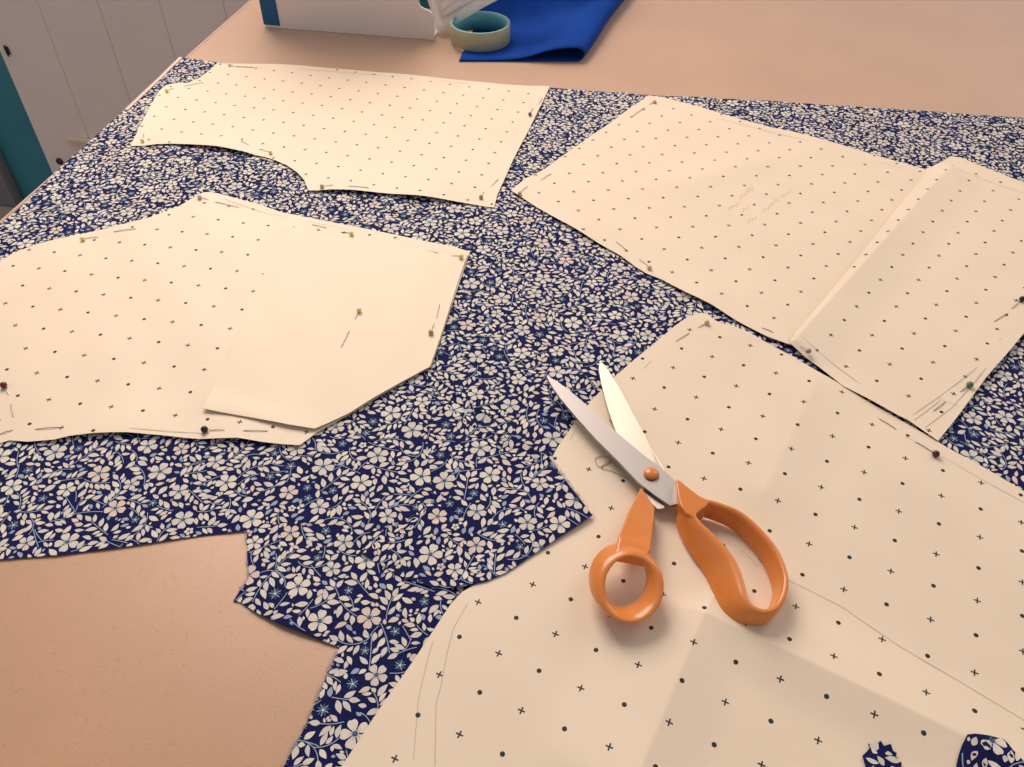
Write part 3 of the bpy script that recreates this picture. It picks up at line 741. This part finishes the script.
# loose papers slumping out over the low front of the file
def loose(k, x0, z0, ang, wid, hgt, y, curl, label):
    CL, SL = math.cos(.62), math.sin(.62); base = (x0, y, TZ + z0); N = 14; Mv = 10; vs = []; fs = []
    for i in range(N + 1):
        for j in range(Mv + 1):
            u, v = i / N * wid, j / Mv * hgt
            X = u * math.cos(ang) - v * math.sin(ang) * CL; Z = u * math.sin(ang) + v * math.cos(ang) * CL
            vs.append((X, v * SL - curl * (u / wid) ** 2 * .02, Z + .003 * math.sin(u * 30 + k) * u / wid))
    for i in range(N):
        for j in range(Mv):
            a = i * (Mv + 1) + j; fs.append((a, a + Mv + 1, a + Mv + 2, a + 1))
    me = bpy.data.meshes.new('loose_paper'); me.from_pydata(vs, [], fs)
    o = link('loose_paper', me, 'white', None, True); o.location = base
    m = o.modifiers.new('Solidify', 'SOLIDIFY'); m.thickness = .0009; m.offset = 0
    return tag(o, label, 'paper', 'papers in the magazine file')
lab = ['white sheet of paper slumped lowest out of the magazine file beside the tape', 'white sheet second lowest, leaning out of the magazine file', 'white sheet third up, leaning out of the magazine file', 'white sheet highest of those leaning out of the magazine file']
for k in range(4):
    loose(k, fx1 + [.0035, .0055, .006, .004][k], .004 + [0, .020, .028, .040][k], math.radians([32, 30, 34, 38][k]), .15, .15, fy + .012 + [0, .004, .006, .009][k], [.5, .2, .1, .0][k], lab[k])

# blue cloth folded over on itself
CB = [(459, 62.3), (459.5, 54), (452, 30), (440, 0), (470, -40), (650, -40), (622, 0), (597, 55), (592, 61)]
t = np.array(at(520, 60)); y0 = at(459, 62)[1]
x0, x1 = at(459, 62)[0], at(584, 61)[0]
def cloth():
    vs, fs = [], []; rows = 26; Lc = .30
    for r in range(rows):
        v = r / (rows - 1)
        xr = x1 + v * .046 + .001 * math.sin(v * 9); xl = x0 - .01 * v
        rad = .0085 + .009 * v * (1 - .4 * v)
        fold = x1 - .040 - .11 * v
        prof = [(xl + (xr - rad - xl) * k / 16, .0012) for k in range(17)]
        prof += [(xr - rad + rad * math.sin(a), .0012 + rad - rad * math.cos(a)) for a in np.linspace(.3, math.pi - .25, 9)]
        xs = np.linspace(0, 1, 22)[1:]
        for s in xs:
            X = xr - rad - (xr - rad - xl - .0005) * s
            d = (xr - X) / .06
            Z = .0022 + (2 * rad + .0005) * (1 / (1 + math.exp((d - 1.0 - .7 * v) * 4.5))) + .006 * v * math.sin(s * 5 + v * 4) ** 2 * (1 - s)
            hump = np.clip((v - .38) / .3, 0, 1); hump = hump * hump * (3 - 2 * hump); side = np.clip((xr - .035 - X) / .04, 0, 1)
            prof.append((X, Z + .085 * hump * side * side * (3 - 2 * side)))
        for k, (X, Z) in enumerate(prof):
            y = y0 + v * Lc + .19 * (X - x0) * (1 - v)
            vs.append((X - t[0], y - t[1] + .004 * math.sin(X * 30) * v, Z))
    n = len(prof)
    for r in range(rows - 1):
        for k in range(n - 1):
            a = r * n + k; fs.append((a, a + 1, a + n + 1, a + n))
    me = bpy.data.meshes.new('folded_cloth'); me.from_pydata(vs, [], fs)
    o = link('folded_cloth', me, 'blue', None, True); o.location = (t[0], t[1], TZ)
    m = o.modifiers.new('Solidify', 'SOLIDIFY'); m.thickness = .0007; m.offset = 0
    return o
tag(cloth(), 'royal blue cloth folded over on itself under the tape roll', 'cloth')

# roll of tape, nearly used up
a_, b_ = at(448, 43), at(511, 43); rc = np.array([(a_[0] + b_[0]) / 2 + .001, (a_[1] + b_[1]) / 2 + .0, 0])
Ro = .0405
t = thing('tape_roll', (rc[0], rc[1] + .002, TZ + .0030), 'nearly empty roll of yellowish masking tape by the magazine file', 'tape')
def ringmesh(name, ro, ri, h, m):
    bm = bmesh.new(); n = 64; V = []
    prof = [(ri, 0), (ro - .0004, 0), (ro, .0004), (ro, h - .0004), (ro - .0004, h), (ri, h)]
    for k in range(n):
        a = 2 * math.pi * k / n; V.append([bm.verts.new((r * math.cos(a), r * math.sin(a), z)) for r, z in prof])
    for k in range(n):
        A, B = V[k], V[(k + 1) % n]
        for i in range(len(prof)): bm.faces.new((A[i], B[i], B[(i + 1) % 6], A[(i + 1) % 6]))
    bmesh.ops.recalc_face_normals(bm, faces=bm.faces[:])
    return obj(name, bm, m, t, True)
ringmesh('tape', Ro, Ro - .0012, .0245, 'tape'); o = ringmesh('core', Ro - .0013, Ro - .0032, .0243, 'core'); o['label'] = 'blue-green inner core'

# ------------------------------------------------------------------ light, sky, camera
def area(name, loc, target, sx, sy, power, col):
    l = bpy.data.lights.new(name, 'AREA'); l.shape = 'RECTANGLE'; l.size = sx; l.size_y = sy; l.energy = power; l.color = col
    o = bpy.data.objects.new(name, l); COL.objects.link(o); o.location = loc
    o.rotation_euler = (Vector(target) - Vector(loc)).to_track_quat('-Z', 'Y').to_euler(); return o
area('window_and_fill_light', (-.76, YW - .03, 1.98), (-.50, .3, 1.15), 1.0, 1.2, 38.5, (1., .87, .79))
area('window_and_fill_light', (1.15, YW - .03, 1.98), (.8, .3, 1.15), .8, 1.2, 9, (1., .87, .79))  # added fill lamp that evens out the light on the right of the table
wd = bpy.data.worlds.new('World'); scene.world = wd; wd.use_nodes = True
nt = wd.node_tree; bg = nt.nodes['Background']; bg.inputs[1].default_value = .53
tc = nt.nodes.new('ShaderNodeTexCoord'); sp = nt.nodes.new('ShaderNodeSeparateXYZ'); rp = nt.nodes.new('ShaderNodeValToRGB')
nt.links.new(tc.outputs['Generated'], sp.inputs[0]); nt.links.new(sp.outputs['Z'], rp.inputs[0]); nt.links.new(rp.outputs[0], bg.inputs[0])
rp.color_ramp.elements[0].position = .0; rp.color_ramp.elements[0].color = (.98, .89, .85, 1)
rp.color_ramp.elements[1].position = .6; rp.color_ramp.elements[1].color = (.52, .52, .58, 1)
cam = bpy.data.cameras.new('Camera'); co = bpy.data.objects.new('Camera', cam); COL.objects.link(co)
cam.sensor_width = 36; cam.sensor_fit = 'HORIZONTAL'; cam.lens = F * 36 / W; cam.clip_start = .02
mw = Matrix([list(r) for r in np.c_[RT, UP, -FW]]).to_4x4(); mw.translation = Vector(CAM); co.matrix_world = mw
scene.camera = co
vs_ = scene.view_settings; vs_.view_transform = 'Standard'; vs_.look = 'None'; vs_.exposure = 0; vs_.gamma = 1; vs_.use_curve_mapping = False
